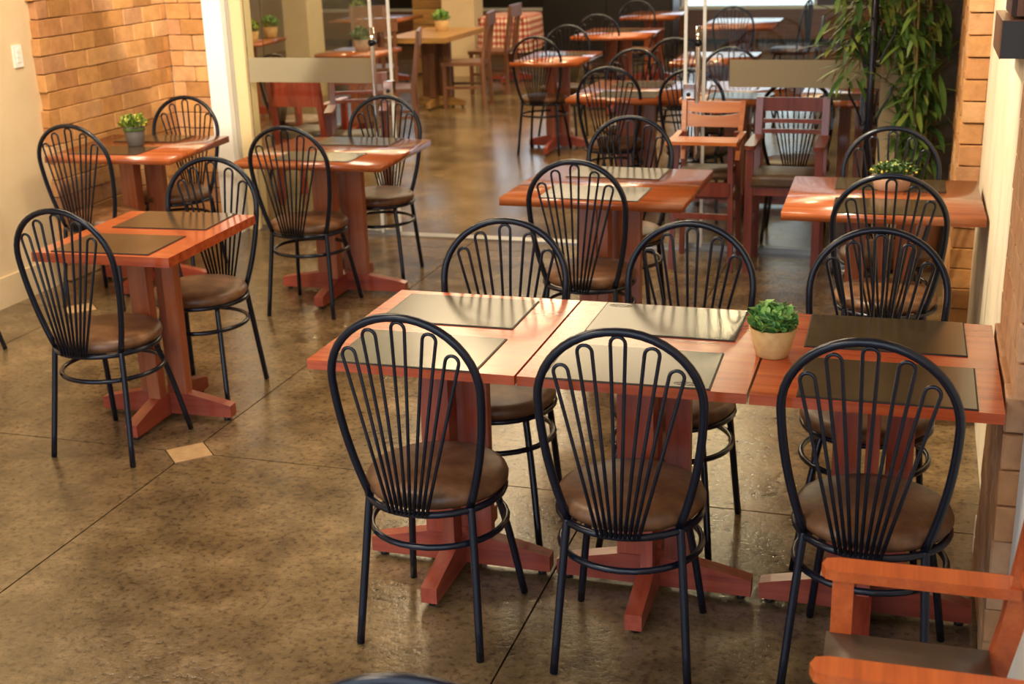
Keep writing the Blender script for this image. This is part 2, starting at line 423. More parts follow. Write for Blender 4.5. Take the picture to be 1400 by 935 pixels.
# left brick facing: runs along the wall, then turns out as a short pilaster
for row in range(31):
    z = RH*(row+.5) + .002
    y = 5.93 + random.uniform(-.012, .012); k = 0
    lens = [.10, .2, .2, .2, .2, .2, .2, .2] if row % 2 else [.2]*8
    for l in lens:
        y1 = min(y+l, 7.20)
        if y1-y > .03:
            l_ = .1 if y1-y < .13 else .2 if y1-y > .17 else .15
            pr = random.uniform(-.004, .004)
            brick(wl, (XL+.0225+pr, (y+y1)/2, z), (y1-y)-.004 if l_ == .15 else min(l_, y1-y)-.004, RH-.004, .055, PI/2)
        y = y1
child_at_world(box('brick_backing', (XL, 5.95, 0), (XL+.008, 7.2, 2.98), M_JOINT), wl)
pl = structure(box('wall_back_left', (XL, 7.24, 0), (-4.10, 7.42, 3.0), M_WHITE))
for row in range(31):
    z = RH*(row+.5) + .002
    lens = [.09, .165] if row % 2 else [.165, .09]
    x = XL+.052
    for l in lens:
        brick(pl, (x+l/2, 7.212+random.uniform(-.004, .004), z), l-.004, RH-.004, .055, 0); x += l
box_j = child_at_world(structure(box('trim_1', (-4.212, 7.185, 0), (-4.085, 7.24, 3.0), M_WHITE, bevel=.004)), pl)

# right wall: worn plaster between two proud brick patches
wr = structure(box('wall_right', (XR, 3.70, 0), (XR+.2, 6.06, 3.0), M_WORN))
wb = structure(box('wall_right_far', (.245, 6.085, 0), (XR+.2, 7.3, 3.0), M_JOINT))
for row in range(31):
    z = RH*(row+.5)+.002
    y = 6.055+random.uniform(-.006, .006)
    for k, l in enumerate(([.1]+[.2]*6) if row % 2 else [.2]*7):
        y1 = min(y+l, 7.26)
        if y1-y > .03: brick(wb, (.252+random.uniform(-.004, .004), (y+y1)/2, z), y1-y-.004, RH-.004, .1, PI/2, M_BRICK)
        y = y1
wn = structure(box('wall_right_near', (.34, 3.075, 0), (XR+.2, 3.698, 3.0), M_JOINT))
for row in range(31):
    z = RH*(row+.5)+.002
    pr = .0 if z > .75 else .012
    y = 3.05+random.uniform(-.006, .006) + (0 if z > .75 else .03)
    for k, l in enumerate(([.11]+[.2]*4) if row % 2 else [.2]*4):
        y1 = min(y+l, 3.695)
        if y1-y > .03: brick(wn, (.335-pr, (y+y1)/2, z), y1-y-.004, RH-.004, .13, PI/2, M_BRICKR)
        y = y1
wf = structure(box('wall_right_front', (.302, .6, 0), (XR+.2, 3.07, 3.0), M_WHITE))
child_at_world(structure(box('baseboard_right', (.262, 3.32, 0), (XR+.03, 3.80, .115), M_WHITE, bevel=.003)), wr)

# back wall: stone end wall right of the doors, header over the doors
structure(box('wall_back_right', (-.045, 7.36, 0), (XR+.2, 7.5, 3.0), M_STONE))
structure(box('trim_2', (-4.05, 7.29, 2.80), (-.05, 7.41, 3.0), M_FRAME))
structure(box('trim_3', (-4.083, 7.29, 0), (-4.005, 7.41, 2.80), M_FRAME, bevel=.004))
structure(box('trim_4', (-.185, 7.27, 0), (-.05, 7.40, 2.80), M_FRAME, bevel=.004))

# dining room shell behind the glass
structure(box('wall_inner_left', (-9.6, 7.42, 0), (-9.4, 20, 3.0), M_CREAM))
structure(box('wall_inner_front', (-9.4, 7.43, 0), (-4.11, 7.55, 3.0), M_CREAM))
structure(box('wall_inner_right', (2.4, 7.5, 0), (2.6, 20, 3.0), M_CREAM))
structure(box('wall_inner_front_right', (.5, 7.36, 0), (2.4, 7.5, 3.0), M_CREAM))
wfar = structure(box('wall_far', (-9.4, 19.6, 0), (2.4, 19.8, .50), M_MATEDGE))
for k in range(6):
    a_ = -9.4 + k*1.9667
    for z0, z1 in ((.06, .27), (.275, .485)):
        child_at_world(box('panel', (a_+.004, 19.575, z0), (a_+1.962, 19.6, z1), MP_X), wfar)
structure(box('trim_5', (-9.4, 19.56, .487), (2.4, 19.82, .53), M_WHITE))
structure(box('wall_far_left', (-9.4, 19.6, .53), (-4.3, 19.8, 1.5), M_BOX))
structure(box('wall_far_left_top', (-9.4, 19.6, 2.7), (-4.3, 19.8, 3.0), M_CREAM))
structure(box('trim_9', (-5.2, 19.6, 1.5), (-4.3, 19.8, 2.7), M_CREAM))
win2 = structure(root('added_window', (-7.3, 19.7, 1.5)))  # unseen window added so bright sky glints on the floor
for xx in (-9.37, -8.3, -7.27, -6.24, -5.23):
    o = box('window_frame', (xx-.03, 19.66, 1.5), (xx+.03, 19.74, 2.7), M_WHITE); child_at_world(o, win2)
o = box('pane', (-9.34, 19.695, 1.5), (-5.26, 19.705, 2.7), M_GLASS); child_at_world(o, win2)
structure(box('wall_far_right', (-1.45, 19.6, .53), (2.4, 19.8, 3.0), M_DBROWN))
structure(box('wall_far_top', (-4.3, 19.6, 2.5), (-1.45, 19.8, 3.0), M_CREAM))
win = structure(root('window_1', (-2.9, 19.7, .53)))
for xx in (-4.28, -3.39, -1.47):
    o = box('window_frame', (xx-.03, 19.66, .53), (xx+.03, 19.74, 2.5), M_WHITE); child_at_world(o, win)
o = box('pane', (-3.36, 19.695, .53), (-1.5, 19.705, 2.5), M_GLASS); child_at_world(o, win)
o = box('pane', (-4.25, 19.695, .53), (-3.42, 19.705, 2.5), M_GLASS); child_at_world(o, win)
o = box('blind', (-4.25, 19.64, .53), (-3.42, 19.65, 2.5), simple('grey_blind', (.24, .25, .25), .8)); child_at_world(o, win)
# pillars of the dining room
structure(box('trim_6', (-6.735, 13.2, 0), (-6.444, 13.6, 3.0), M_CREAM))
structure(box('trim_7', (-5.66, 15.35, 0), (-5.24, 15.7, 3.0), M_CREAM))

# ------------------------------------------------------------------ glass doors
structure(box('trim_8', (-4.005, 7.285, 0), (-.185, 7.375, .008), M_ALU))
def glass_leaf(name, xa, xb, y, band, edge_x, label):
    r_ = root(name, ((xa+xb)/2, y, .012)); r_['kind'] = 'structure'
    child_at_world(box('pane', (xa, y-.005, .012), (xb, y+.005, 2.79), M_GLASS), r_)
    if band: child_at_world(box('frosted_band', (band[0], y-.0075, .945), (band[1], y-.0055, 1.095), M_FROST), r_)
    child_at_world(box('glass_edge', (edge_x-.009, y-.0056, .012), (edge_x+.009, y+.0056, 2.79), M_GEDGE), r_)
    child_at_world(box('bottom_rail', (xa+.01, y-.014, .008), (xb-.01, y+.014, .03), M_ALU), r_)
    return r_
glass_leaf('door_1', -4.0, -3.15, 7.315, (-3.995, -3.155), -3.155, '')
d2 = glass_leaf('door_2', -3.9, -3.045, 7.345, None, -3.05, '')
glass_leaf('door_3', -1.15, -.19, 7.315, (-1.0, -.19), -1.145, '')
d4 = glass_leaf('door_4', -1.26, -.35, 7.345, None, -1.255, '')
def bar_handle(par, x, y):
    bm = bmesh.new(); add_tube(bm, smooth_path([(0, 0, -.42), (0, -.006, -.2), (0, -.004, .1), (0, 0, .42)], 3), .015, 12)
    o = new_obj('handle', finish(bm, 'handle', M_CHROME, True)); o.location = (x, y-.06, .86); child_at_world(o, par)
    for dz in (-.33, .33):
        bm = bmesh.new(); add_tube(bm, [(0, 0, 0), (0, .055, 0)], .01, 10); add_tube(bm, [(0, -.02, 0), (0, .02, 0)], .021, 12)
        q = new_obj('handle_mount', finish(bm, 'handle_mount', M_BLACK, True), o); q.location = (0, 0, dz)
bar_handle(d2, -3.135, 7.335); bar_handle(d4, -1.172, 7.335)
for par, xa in ((d2, -3.10), (d4, -1.262)):
    lk = box('lock', (xa, 7.322, .84), (xa+.062, 7.368, .955), M_CHROME, bevel=.003); child_at_world(lk, par)
    bm = bmesh.new(); add_tube(bm, [(0, -.03, 0), (0, -.02, 0)], .012, 12)
    kx = new_obj('keyhole', finish(bm, 'keyhole', M_BOX, True), lk)

# ------------------------------------------------------------------ fan-back chair
ZB, YB, ZT, YT, WB = .426, .057, .960, -.026, .143
ZW, WA = .770, .2025
def back_y(z): return YB + (z-ZB)/(ZT-ZB)*(YT-YB)
def half_w(z):
    if z >= ZW: return WA*math.sqrt(max(0, 1-((z-ZW)/(ZT-ZW))**2))
    t = (z-ZB)/(ZW-ZB); return WB + (WA-WB)*(t*(1.9-.9*t) if t < 1 else 1) * (1 if t < 1 else 1)
def make_chair():
    t = root('dining_chair', (0, 0, 0))
    # arch
    left = [(-half_w(ZB+(ZW-ZB)*k/9), back_y(ZB+(ZW-ZB)*k/9), ZB+(ZW-ZB)*k/9) for k in range(9)]
    arc = [(-WA*math.cos(PI*k/22), back_y(ZW+(ZT-ZW)*math.sin(PI*k/22)), ZW+(ZT-ZW)*math.sin(PI*k/22)) for k in range(23)]
    right = [(-p[0], p[1], p[2]) for p in left[::-1]]
    new_obj('back_frame', tube_mesh('back_frame', left+arc+right, .0112, M_BLACK, 10), t)
    for s in (-1, 1):
        new_obj('leg', tube_mesh('leg', smooth_path([(s*WB, YB, ZB), (s*(WB+.004), YB-.004, ZB-.03), (s*.158, .035, .25), (s*.175, 0, .002)], 3), .0110, M_BLACK, 10), t)
        new_obj('leg', tube_mesh('leg', smooth_path([(s*.118, .285, ZB-.018), (s*.124, .296, ZB-.045), (s*.15, .34, .22), (s*.176, .386, .002)], 3), .0106, M_BLACK, 10), t)
    cy = .178
    new_obj('seat_frame', tube_mesh('seat_frame', [(.188*math.cos(2*PI*k/32), cy+.188*math.sin(2*PI*k/32), ZB-.008) for k in range(32)], .0098, M_BLACK, 8, True), t)
    new_obj('foot_ring', tube_mesh('foot_ring', [(.187*math.cos(2*PI*k/32), cy+.012+.187*math.sin(2*PI*k/32), .318) for k in range(32)], .0090, M_BLACK, 8, True), t)
    bm = bmesh.new(); add_lathe(bm, [(.17, -.012), (.184, -.010), (.195, .004), (.196, .014), (.190, .027), (.172, .036), (.12, .041), (.06, .043), (.012, .043)], 32)
    o = new_obj('seat', finish(bm, 'seat', M_SEAT, True), t); o.location = (0, cy+.012, ZB+.010)
    # five hairpin spindles
    tops = [(-.143, .868), (-.083, .921), (0, .947), (.083, .921), (.143, .868)]
    for i, (ux, uz) in enumerate(tops):
        b0 = (2*i-4.5)*.0113; b1 = b0+.0113; w = .0180
        ang = math.atan2(ux-(b0+b1)/2, uz-ZB)          # lean of the pin
        ax = Vector((math.sin(ang), math.cos(ang))); nx = Vector((math.cos(ang), -math.sin(ang)))
        c = Vector((ux, uz)) - ax*w
        pts2 = [Vector((b0, ZB-.006)), Vector((b0, ZB+.02))]
        arc2 = [c - nx*w*math.cos(PI*k/8) + ax*w*math.sin(PI*k/8) for k in range(9)]
        pts2 = [Vector((b0, ZB-.004))] + [Vector((b0, ZB-.004)).lerp(arc2[0], .5)] + arc2 + [arc2[-1].lerp(Vector((b1, ZB-.004)), .5), Vector((b1, ZB-.004))]
        P3 = []
        for p in pts2:
            f = min(1, max(0, (p.y-ZB)/.12))
            yy = (back_y(p.y)*f + (-.012)*(1-f)) if p.y < ZB+.12 else back_y(p.y)
            P3.append((p.x, back_y(p.y) + -.080*(max(0, 1-(p.y-ZB)/.48)) if p.y < ZB+.48 else back_y(p.y), p.y))
        new_obj('spindle', tube_mesh('spindle', P3, .0047, M_BLACK, 8), t)
    remember(t); return t

chair0 = make_chair(); used = [False]
GCH = 'black fan-back metal chairs'
def chair(x, y, rot, label, group=GCH):
    if not used[0]:
        used[0] = True; chair0.location = (x, y, 0); chair0.rotation_euler = (0, 0, rot); tag(chair0, label, 'chair', group); return chair0
    return dup(chair0, (x, y, 0), rot, label, group)
R = math.radians
chair(-1.184, 2.819, R(-1.1), 'front black fan-back chair at the left end of the long table row')
chair(-.63, 2.822, R(3.3), 'front black fan-back chair at the middle of the long table row')
chair(-.054, 2.865, R(-6.5), 'front black fan-back chair at the right table, behind the orange armchair')
chair(-1.233, 3.825, PI+R(4.8), 'black fan-back chair across the left table of the long row')
chair(-.64, 3.89, PI+R(-5.7), 'black fan-back chair across the middle table, left of the kraft potted plant')
chair(-.069, 3.905, PI+R(-2), 'black fan-back chair across the right table of the row, near the wall')
chair(-2.838, 3.735, R(-2.1), 'black fan-back chair on the near side of the square left table')
chair(-2.80, 4.70, PI+R(4), 'black fan-back chair on the far side of the square left table')
chair(-2.875, 5.566, R(2.4), 'black fan-back chair before the table at the left glass pane')
chair(-2.80, 6.60, PI+R(6), 'black fan-back chair between table and left glass pane')
chair(-4.02, 5.475, R(1), 'black fan-back chair at the corner brick table, beside the plaster wall')
chair(-3.975, 6.47, PI+R(2), 'black fan-back chair behind the corner brick table with the grey flowerpot')
chair(-1.271, 4.91, R(-2), 'black fan-back chair on the near side of the centre table')
chair(-1.289, 6.02, PI+R(1), 'black fan-back chair on the far side of the centre table, beside the high chair')
chair(-.06, 4.81, R(0), 'black fan-back chair on the near side of the right wall table with three mats')
chair(-.081, 5.84, PI+R(0), 'black fan-back chair behind the right wall table, in front of the bamboo')
chair(-.575, 1.345, R(5), 'black fan-back chair nearest the viewer, only the top of its hoop showing')
chair(-4.44, 4.63, R(-90), 'black fan-back chair outside the left edge, only one foot showing')
# behind the glass
chair(-2.94, 10.13, R(0), 'black fan-back chair seen through the open doorway with its feet in view')
chair(-2.95, 11.15, PI, 'black fan-back chair in the dining room behind the first table past the doorway')
chair(-2.97, 12.40, R(2), 'black fan-back chair on the near side of the second dining room table')
chair(-2.99, 14.30, PI, 'black fan-back chair on the far side of the second dining room table')
chair(-1.866, 8.065, R(2), 'black fan-back chair before the inner table row, in the open doorway')
chair(-1.323, 7.98, R(-5), 'black fan-back chair before the inner table row, behind the right door edge')
chair(-.644, 7.55, R(2), 'black fan-back chair behind the right glass pane, above the slatted armchair')
chair(-.10, 7.95, R(-8), 'black fan-back chair behind the right glass pane, next to the coat rack pole')
chair(-1.925, 9.14, PI, 'black fan-back chair on the far side of the inner long table, in the doorway')
chair(-1.789, 10.0, R(0), 'black fan-back chair facing away, before the yellowish table in the dining room')
chair(-1.261, 9.26, PI, 'black fan-back chair behind the right glass, beyond the inner table row')
chair(-1.8, 13.33, R(0), 'black fan-back chair before the bluish reflecting table behind the right glass')
chair(-1.15, 14.2, R(80), 'black fan-back chair side-on beside the bluish reflecting table', 'distant chairs')
chair(-.85, 12.0, R(95), 'black fan-back chair side-on before the low brown panelling')
chair(-.35, 11.6, R(-70), 'black fan-back chair behind the bamboo tips, right of the low brown panelling')
chair(-4.55, 8.75, R(-20), 'black fan-back chair behind the left glass pane, by the cream door frame')

# ------------------------------------------------------------------ tables
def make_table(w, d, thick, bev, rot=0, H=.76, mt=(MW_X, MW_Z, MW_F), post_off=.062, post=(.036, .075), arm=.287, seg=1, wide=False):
    t = root('dining_table', (0, 0, 0))
    bm = bmesh.new(); add_box(bm, (-w/2, -d/2, -thick), (w/2, d/2, 0))
    o = new_obj('tabletop', finish(bm, 'tabletop', mt[0], seg > 1, bev, seg), t); o.location = (0, 0, H)
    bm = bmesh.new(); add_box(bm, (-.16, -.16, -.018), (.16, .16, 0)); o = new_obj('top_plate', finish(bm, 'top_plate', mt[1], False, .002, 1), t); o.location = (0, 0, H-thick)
    ht = H-thick-.018
    for k in range(4):
        # foot arm: deep at the centre, tapering to the tip
        bm = bmesh.new()
        prof = [(.0, .018), (arm, .018), (arm, .066), (arm-.03, .074), (.10, .108), (0, .108)]
        a_ = [bm.verts.new((x, -.024, z)) for x, z in prof]; b_ = [bm.verts.new((x, .024, z)) for x, z in prof]
        if k: 
            for v in a_+b_:
                if v.co.x < .001: v.co.x = .0245
        bm.faces.new(a_); bm.faces.new(b_[::-1])
        for i in range(6): bm.faces.new((a_[i], b_[i], b_[(i+1) % 6], a_[(i+1) % 6]))
        if not k:
            for v in list(bm.verts):
                if v.co.x < .001: v.co.x = -.0245
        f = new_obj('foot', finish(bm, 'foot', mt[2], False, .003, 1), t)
        f.rotation_euler = (0, 0, k*PI/2)
        if k == 2: f.location = (-.0005, 0, 0)
        bm = bmesh.new(); add_lathe(bm, [(.012, 0), (.014, .004), (.014, .02)], 10)
        g = new_obj('glide', finish(bm, 'glide', M_BOX, True), f); g.location = (arm-.03, 0, 0)
    for k in range(4):
        bm = bmesh.new(); add_box(bm, (-post[0]/2, -post[1]/2, 0), (post[0]/2, post[1]/2, ht-.104))
        p = new_obj('post', finish(bm, 'post', mt[1], False, .002, 1), t)
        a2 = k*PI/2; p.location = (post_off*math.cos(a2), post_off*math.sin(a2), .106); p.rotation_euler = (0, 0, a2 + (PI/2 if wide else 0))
    remember(t); return t
GT = 'red wood tables of the long row'
t0 = make_table(.590, .697, .0265, .0015, post=(.034, .07), post_off=.070, wide=True); t0.location = (-1.239, 3.329, 0)
tag(t0, 'left table of the three pushed together in a long row, two mats', 'table', GT)
dup(t0, (-.642, 3.329, 0), 0, 'middle table of the three pushed together in a row, two mats on it', GT)
dup(t0, (-.045, 3.329, 0), 0, 'right table of the three pushed together in a row, end near the brick wall', GT)
t1 = make_table(.565, .70, .036, .0015, mt=(MW_X, MW_L, MW_F), post=(.05, .05), post_off=.075); t1.location = (-2.812, 4.23, 0); t1.rotation_euler = (0, 0, R(2))
tag(t1, 'small orange-red table at the left with two brown mats and four separate posts', 'table')
t2 = make_table(.78, .755, .034, .010, seg=3, mt=(MW_B, MW_L, MW_F), arm=.35, post=(.045, .08), post_off=.1, wide=True); t2.location = (-2.855, 6.065, 0); t2.rotation_euler = (0, 0, R(1.5))
GB = 'larger wood tables with rounded edges'
tag(t2, 'varnished table with rounded edge before the left glass pane, two mats on it', 'table', GB)
dup(t2, (-1.257, 5.455, 0), R(-1), 'varnished table with rounded edge in the centre, before the high chair', GB)
dup(t2, (-.098, 5.385, 0), R(1), 'varnished table against the right wall with three mats and a leafy pot', GB, (.975, .96, 1))
dup(t2, (-4.005, 6.04, 0), R(3.5), 'varnished corner table against the brick wall with a grey flowerpot', GB, (.92, .93, 1))
GD = 'dining room tables behind the glass'
dup(t2, (-2.88, 10.55, 0), 0, 'first small table past the open doorway, behind the chair with feet in view', GD, (.72, 1.2, 1))
dup(t2, (-2.86, 12.8, 0), 0, 'second dining room table past the doorway, before the dark furniture', GD, (.95, 1.3, 1))
dup(t2, (-2.95, 15.1, 0), 0, 'third dining room table past the doorway, before the low brown panelling', GD, (.8, 1.3, 1))
GL2 = 'inner tables joined in a long row'
for k, (x, lb) in enumerate(((-1.79, 'left table of the inner row, just inside the open doorway'), (-1.06, 'second table of the inner row, behind the right door handle'), (-.33, 'third table of the inner row, behind the right glass pane near the coat rack'))):
    dup(t2, (x, 8.55, 0), 0, lb, GL2, (.935, 1.28, 1))
dup(t2, (-1.55, 10.55, 0), 0, 'yellowish table in the dining room behind the inner row', GD, (.8, 1.1, 1))
dup(t2, (-1.78, 13.9, 0), 0, 'table reflecting bluish window light behind the right glass pane', GD, (.95, 1.5, 1))
t3 = make_table(.66, 1.25, .05, .004, mt=(MN_X, MB_X, MN_X), arm=.3, post=(.07, .07), post_off=.12); t3.location = (-4.80, 12.8, 0)
tag(t3, 'natural wood table with a small plant, dark wooden chairs round it', 'table')
GF = 'tables behind the left glass pane'
dup(t2, (-6.55, 11.95, 0), R(5), 'brown table left of the cream pillar behind glass, two potted plants on it', GF, (.8, .9, 1))
dup(t2, (-6.3, 14.8, 0), 0, 'distant brown table right of the cream pillar, bright green plant on it', GF, (1.1, 1.2, 1))
dup(t2, (-4.87, 10.98, 0), 0, 'brown table behind the left door handle with a dark plant', GF, (.75, .85, 1))

# ------------------------------------------------------------------ placemats
mat_mesh = {}
def placemat(x, y, z, w, d, rot, label, group, emboss=None):
    key = (w, d)
    if key not in mat_mesh:
        bm = bmesh.new(); add_box(bm, (-w/2, -d/2, 0), (w/2, d/2, .0025))
        bm2 = bmesh.new(); add_box(bm2, (-w/2+.004, -d/2+.004, .0025), (w/2-.004, d/2-.004, .0036))
        mat_mesh[key] = (finish(bm, 'edge', M_MATEDGE), finish(bm2, 'placemat', M_MAT))
    o = new_obj('placemat', mat_mesh[key][1]); o.location = (x, y, z); o.rotation_euler = (0, 0, rot)
    tag(o, label, 'placemat', group)
    e = new_obj('edge_backing', mat_mesh[key][0], o)
    if emboss:
        ex, ey, er = emboss
        bm = bmesh.new()
        add_tube(bm, [(.034*math.cos(2*PI*k/24), .011*math.sin(2*PI*k/24), 0) for k in range(24)], .0009, 5, True)
        add_tube(bm, [(-.026+.0052*k, .004*math.sin(k*2.2), 0) for k in range(11)], .0008, 5)
        q = new_obj('embossed_mark', finish(bm, 'embossed_mark', M_MAT, True), o); q.location = (ex, ey, .0036); q.rotation_euler = (0, 0, er)
    return o
GM = 'brown leatherette placemats'
ZM = .7602
placemat(-1.272, 3.495, ZM, .42, .287, R(.3), 'brown placemat at the far side of the left table in the long row', GM)
placemat(-1.258, 3.120, ZM, .417, .285, R(0), 'brown placemat behind the hoop of the front left chair', GM)
placemat(-.642, 3.522, ZM, .428, .29, R(-.2), 'brown placemat left of the plant, far side of the middle table', GM, (-.165, .115, 0))
placemat(-.655, 3.122, ZM, .43, .284, R(1.2), 'brown placemat behind the hoop of the front middle chair', GM, (.155, -.115, PI))
placemat(-.034, 3.526, ZM, .42, .30, R(.6), 'dark brown placemat right of the plant, far side of the right table', GM, (-.15, .125, 0))
placemat(-.018, 3.137, ZM, .42, .30, R(0), 'dark brown placemat behind the hoop of the front right chair', GM)
placemat(-2.817, 4.438, ZM, .405, .29, R(4), 'brown placemat on the far side of the small left table', GM)
placemat(-2.820, 4.045, ZM, .40, .288, R(3), 'brown placemat on the near side of the small left table', GM)
placemat(-2.84, 6.33, ZM, .43, .25, R(2.5), 'brown placemat on the far side of the table before the left glass', GM)
placemat(-2.855, 5.872, ZM, .42, .25, R(1.5), 'brown placemat on the near side of the table before the left glass', GM)
placemat(-4.055, 6.265, ZM, .38, .225, R(3.5), 'dark placemat on the far side of the corner brick table', GM)
placemat(-4.06, 5.88, ZM, .40, .25, R(3.5), 'dark placemat under the grey flowerpot of the corner table', GM)
placemat(-1.272, 5.69, ZM, .43, .26, R(-1), 'brown placemat on the far side of the centre table', GM)
placemat(-1.272, 5.24, ZM, .43, .285, R(-1), 'brown placemat on the near side of the centre table', GM)
placemat(-.205, 5.610, ZM, .19, .25, R(1), 'narrow dark placemat left of the pot on the right wall table', GM)
placemat(.062, 5.605, ZM, .17, .25, R(1), 'narrow dark placemat right of the pot on the right wall table', GM)
placemat(-.072, 5.172, ZM, .42, .29, R(1), 'dark placemat on the near side of the right wall table', GM)
GMI = 'placemats on the inner tables'
for k, (x, y, lb) in enumerate(((-1.79, 8.8, 'pale reflecting placemat on the left inner table, far side'), (-1.79, 8.3, 'pale reflecting placemat on the left inner table, near side'), (-1.06, 8.3, 'placemat on the second inner table behind the door handle'), (-.36, 8.3, 'placemat on the third inner table behind the frosted band'),
        (-2.88, 10.75, 'placemat on the first table past the doorway'), (-2.86, 13.0, 'placemat on the second table past the doorway'))):
    placemat(x, y, ZM, .40, .30, 0, lb, GMI)

# ------------------------------------------------------------------ small plants
def leaf_mesh(name, l, w, m, fold=.25, n=3):
    bm = bmesh.new(); mid = []; lf = []; rt = []
    for k in range(n+1):
        t = k/n; ww = w*math.sin(PI*min(1, t*.92+.06))**.8; z = -l*.18*t*t
        mid.append(bm.verts.new((l*t, 0, z)))
        if 0 < k < n: lf.append(bm.verts.new((l*t, ww/2, z+fold*ww))); rt.append(bm.verts.new((l*t, -ww/2, z+fold*ww)))
    for S in (lf, rt):
        bm.faces.new((mid[0], mid[1], S[0])); 
        for k in range(len(S)-1): bm.faces.new((mid[k+1], mid[k+2], S[k+1], S[k]))
        bm.faces.new((mid[-2], mid[-1], S[-1]))
    me = finish(bm, name, m, True); return me
def pot_mesh(r0, r1, h, m):
    bm = bmesh.new(); add_lathe(bm, [(r0*.96, 0), (r0, .003), (r1, h), (r1*.92, h), (r1*.9, h-.012)], 28)
    return finish(bm, 'pot', m, True)
def plant(name, loc, r0, r1, h, pm, crown_r, crown_h, lm, nleaf, ll, lw, label, group=None, buds=0, single=True, squash=1):
    t = root(name, loc, random.uniform(0, 6), label, 'potted plant', group)
    new_obj('pot', pot_mesh(r0, r1, h, pm), t)
    rnd = random.Random(hash(label) % 1000 if False else len(label)*7)
    variants = [leaf_mesh('leaf', ll*s, lw*s, lm, f) for s, f in ((1, .3), (.8, .2), (1.1, .4))]
    def place(k):
        u = rnd.random(); ph = rnd.uniform(0, 2*PI); el = math.asin(rnd.uniform(.0, 1))
        rr = rnd.uniform(.62, .9)
        p = Vector((crown_r*rr*math.cos(el)*math.cos(ph), crown_r*rr*math.cos(el)*math.sin(ph), h-.006+crown_h*rr*max(.0, math.sin(el))))
        ow = Vector((math.cos(el)*math.cos(ph), math.cos(el)*math.sin(ph), math.sin(el))); tg = Vector((-math.sin(el)*math.cos(ph), -math.sin(el)*math.sin(ph), math.cos(el)))
        d = ow*.55 + tg*.55 + Vector((rnd.uniform(-.6, .6), rnd.uniform(-.6, .6), rnd.uniform(-.25, .5)))
        q = d.to_track_quat('X', 'Z'); return p, q, rnd.uniform(.75, 1.2)
    if single:
        for k in range(nleaf):
            p, q, s = place(k); o = new_obj('leaf', variants[k % 3], t); o.location = p; o.rotation_mode = 'QUATERNION'; o.rotation_quaternion = q; o.scale = (s, s, s)
    else:
        bm = bmesh.new()
        for k in range(nleaf):
            p, q, s = place(k); b2 = bmesh.new(); b2.from_mesh(variants[k % 3]); b2.transform(Matrix.Translation(p) @ q.to_matrix().to_4x4() @ Matrix.Scale(s, 4))
            tmp = bpy.data.meshes.new('tmp'); b2.to_mesh(tmp); b2.free(); bm.from_mesh(tmp); bpy.data.meshes.remove(tmp)
        me = bpy.data.meshes.new('foliage'); bm.to_mesh(me); bm.free(); me.materials.append(lm)
        new_obj('foliage', me, t)['kind'] = 'stuff'
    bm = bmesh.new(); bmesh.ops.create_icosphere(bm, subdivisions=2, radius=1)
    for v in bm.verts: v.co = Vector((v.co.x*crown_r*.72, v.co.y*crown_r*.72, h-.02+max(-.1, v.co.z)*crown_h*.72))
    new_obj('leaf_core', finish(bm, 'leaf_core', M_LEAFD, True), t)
    if buds:
        bm = bmesh.new()
        for k in range(buds):
            p, q, s = place(k); p = p*1.0 + q @ Vector((ll*.6, 0, 0))
            bmesh.ops.create_icosphere(bm, subdivisions=1, radius=.0055*s, matrix=Matrix.Translation(p))
        new_obj('buds', finish(bm, 'buds', M_FLOWER, True), t)['kind'] = 'stuff'
    return t
ZT_ = .7602
plant('potted_plant', (-.318, 3.29, ZT_), .043, .064, .080, M_POTC, .066, .062, M_LEAF, 295, .026, .024, 'round green plant in a kraft paper pot on the long table row')
plant('potted_plant', (-4.02, 6.03, ZT_+.004), .043, .057, .105, M_POTG, .085, .062, M_LEAFY, 240, .03, .014, 'plant with yellow buds in a tapered dark grey pot on the corner table', buds=50, single=False)
plant('potted_plant', (-.07, 5.53, ZT_), .07, .085, .07, M_POTP, .10, .04, M_LEAFD, 300, .026, .014, 'low dense plant in a clay pot on the right wall table', buds=30, single=False)
GP = 'plants on the inner tables'
for x, y, lm, lb in ((-4.80, 13.0, M_LEAF, 'small green plant in a clay pot on the natural wood table'), (-6.36, 11.75, M_LEAFY, 'plant in a clay pot on the near side of the left glass table'),
        (-6.42, 12.28, M_LEAF, 'plant in a clay pot behind another on the left glass table'), (-6.45, 14.6, M_LEAFY, 'bright green plant in a clay pot right of the cream pillar'), (-4.80, 10.9, M_LEAFD, 'dark leafy plant in a clay pot behind the left door handle')):
    plant('potted_plant', (x, y, ZT_), .06, .075, .11, M_POTC if lm != M_LEAFD else M_POTP, .10, .10, lm, 110, .05, .03, lb, GP, single=False)

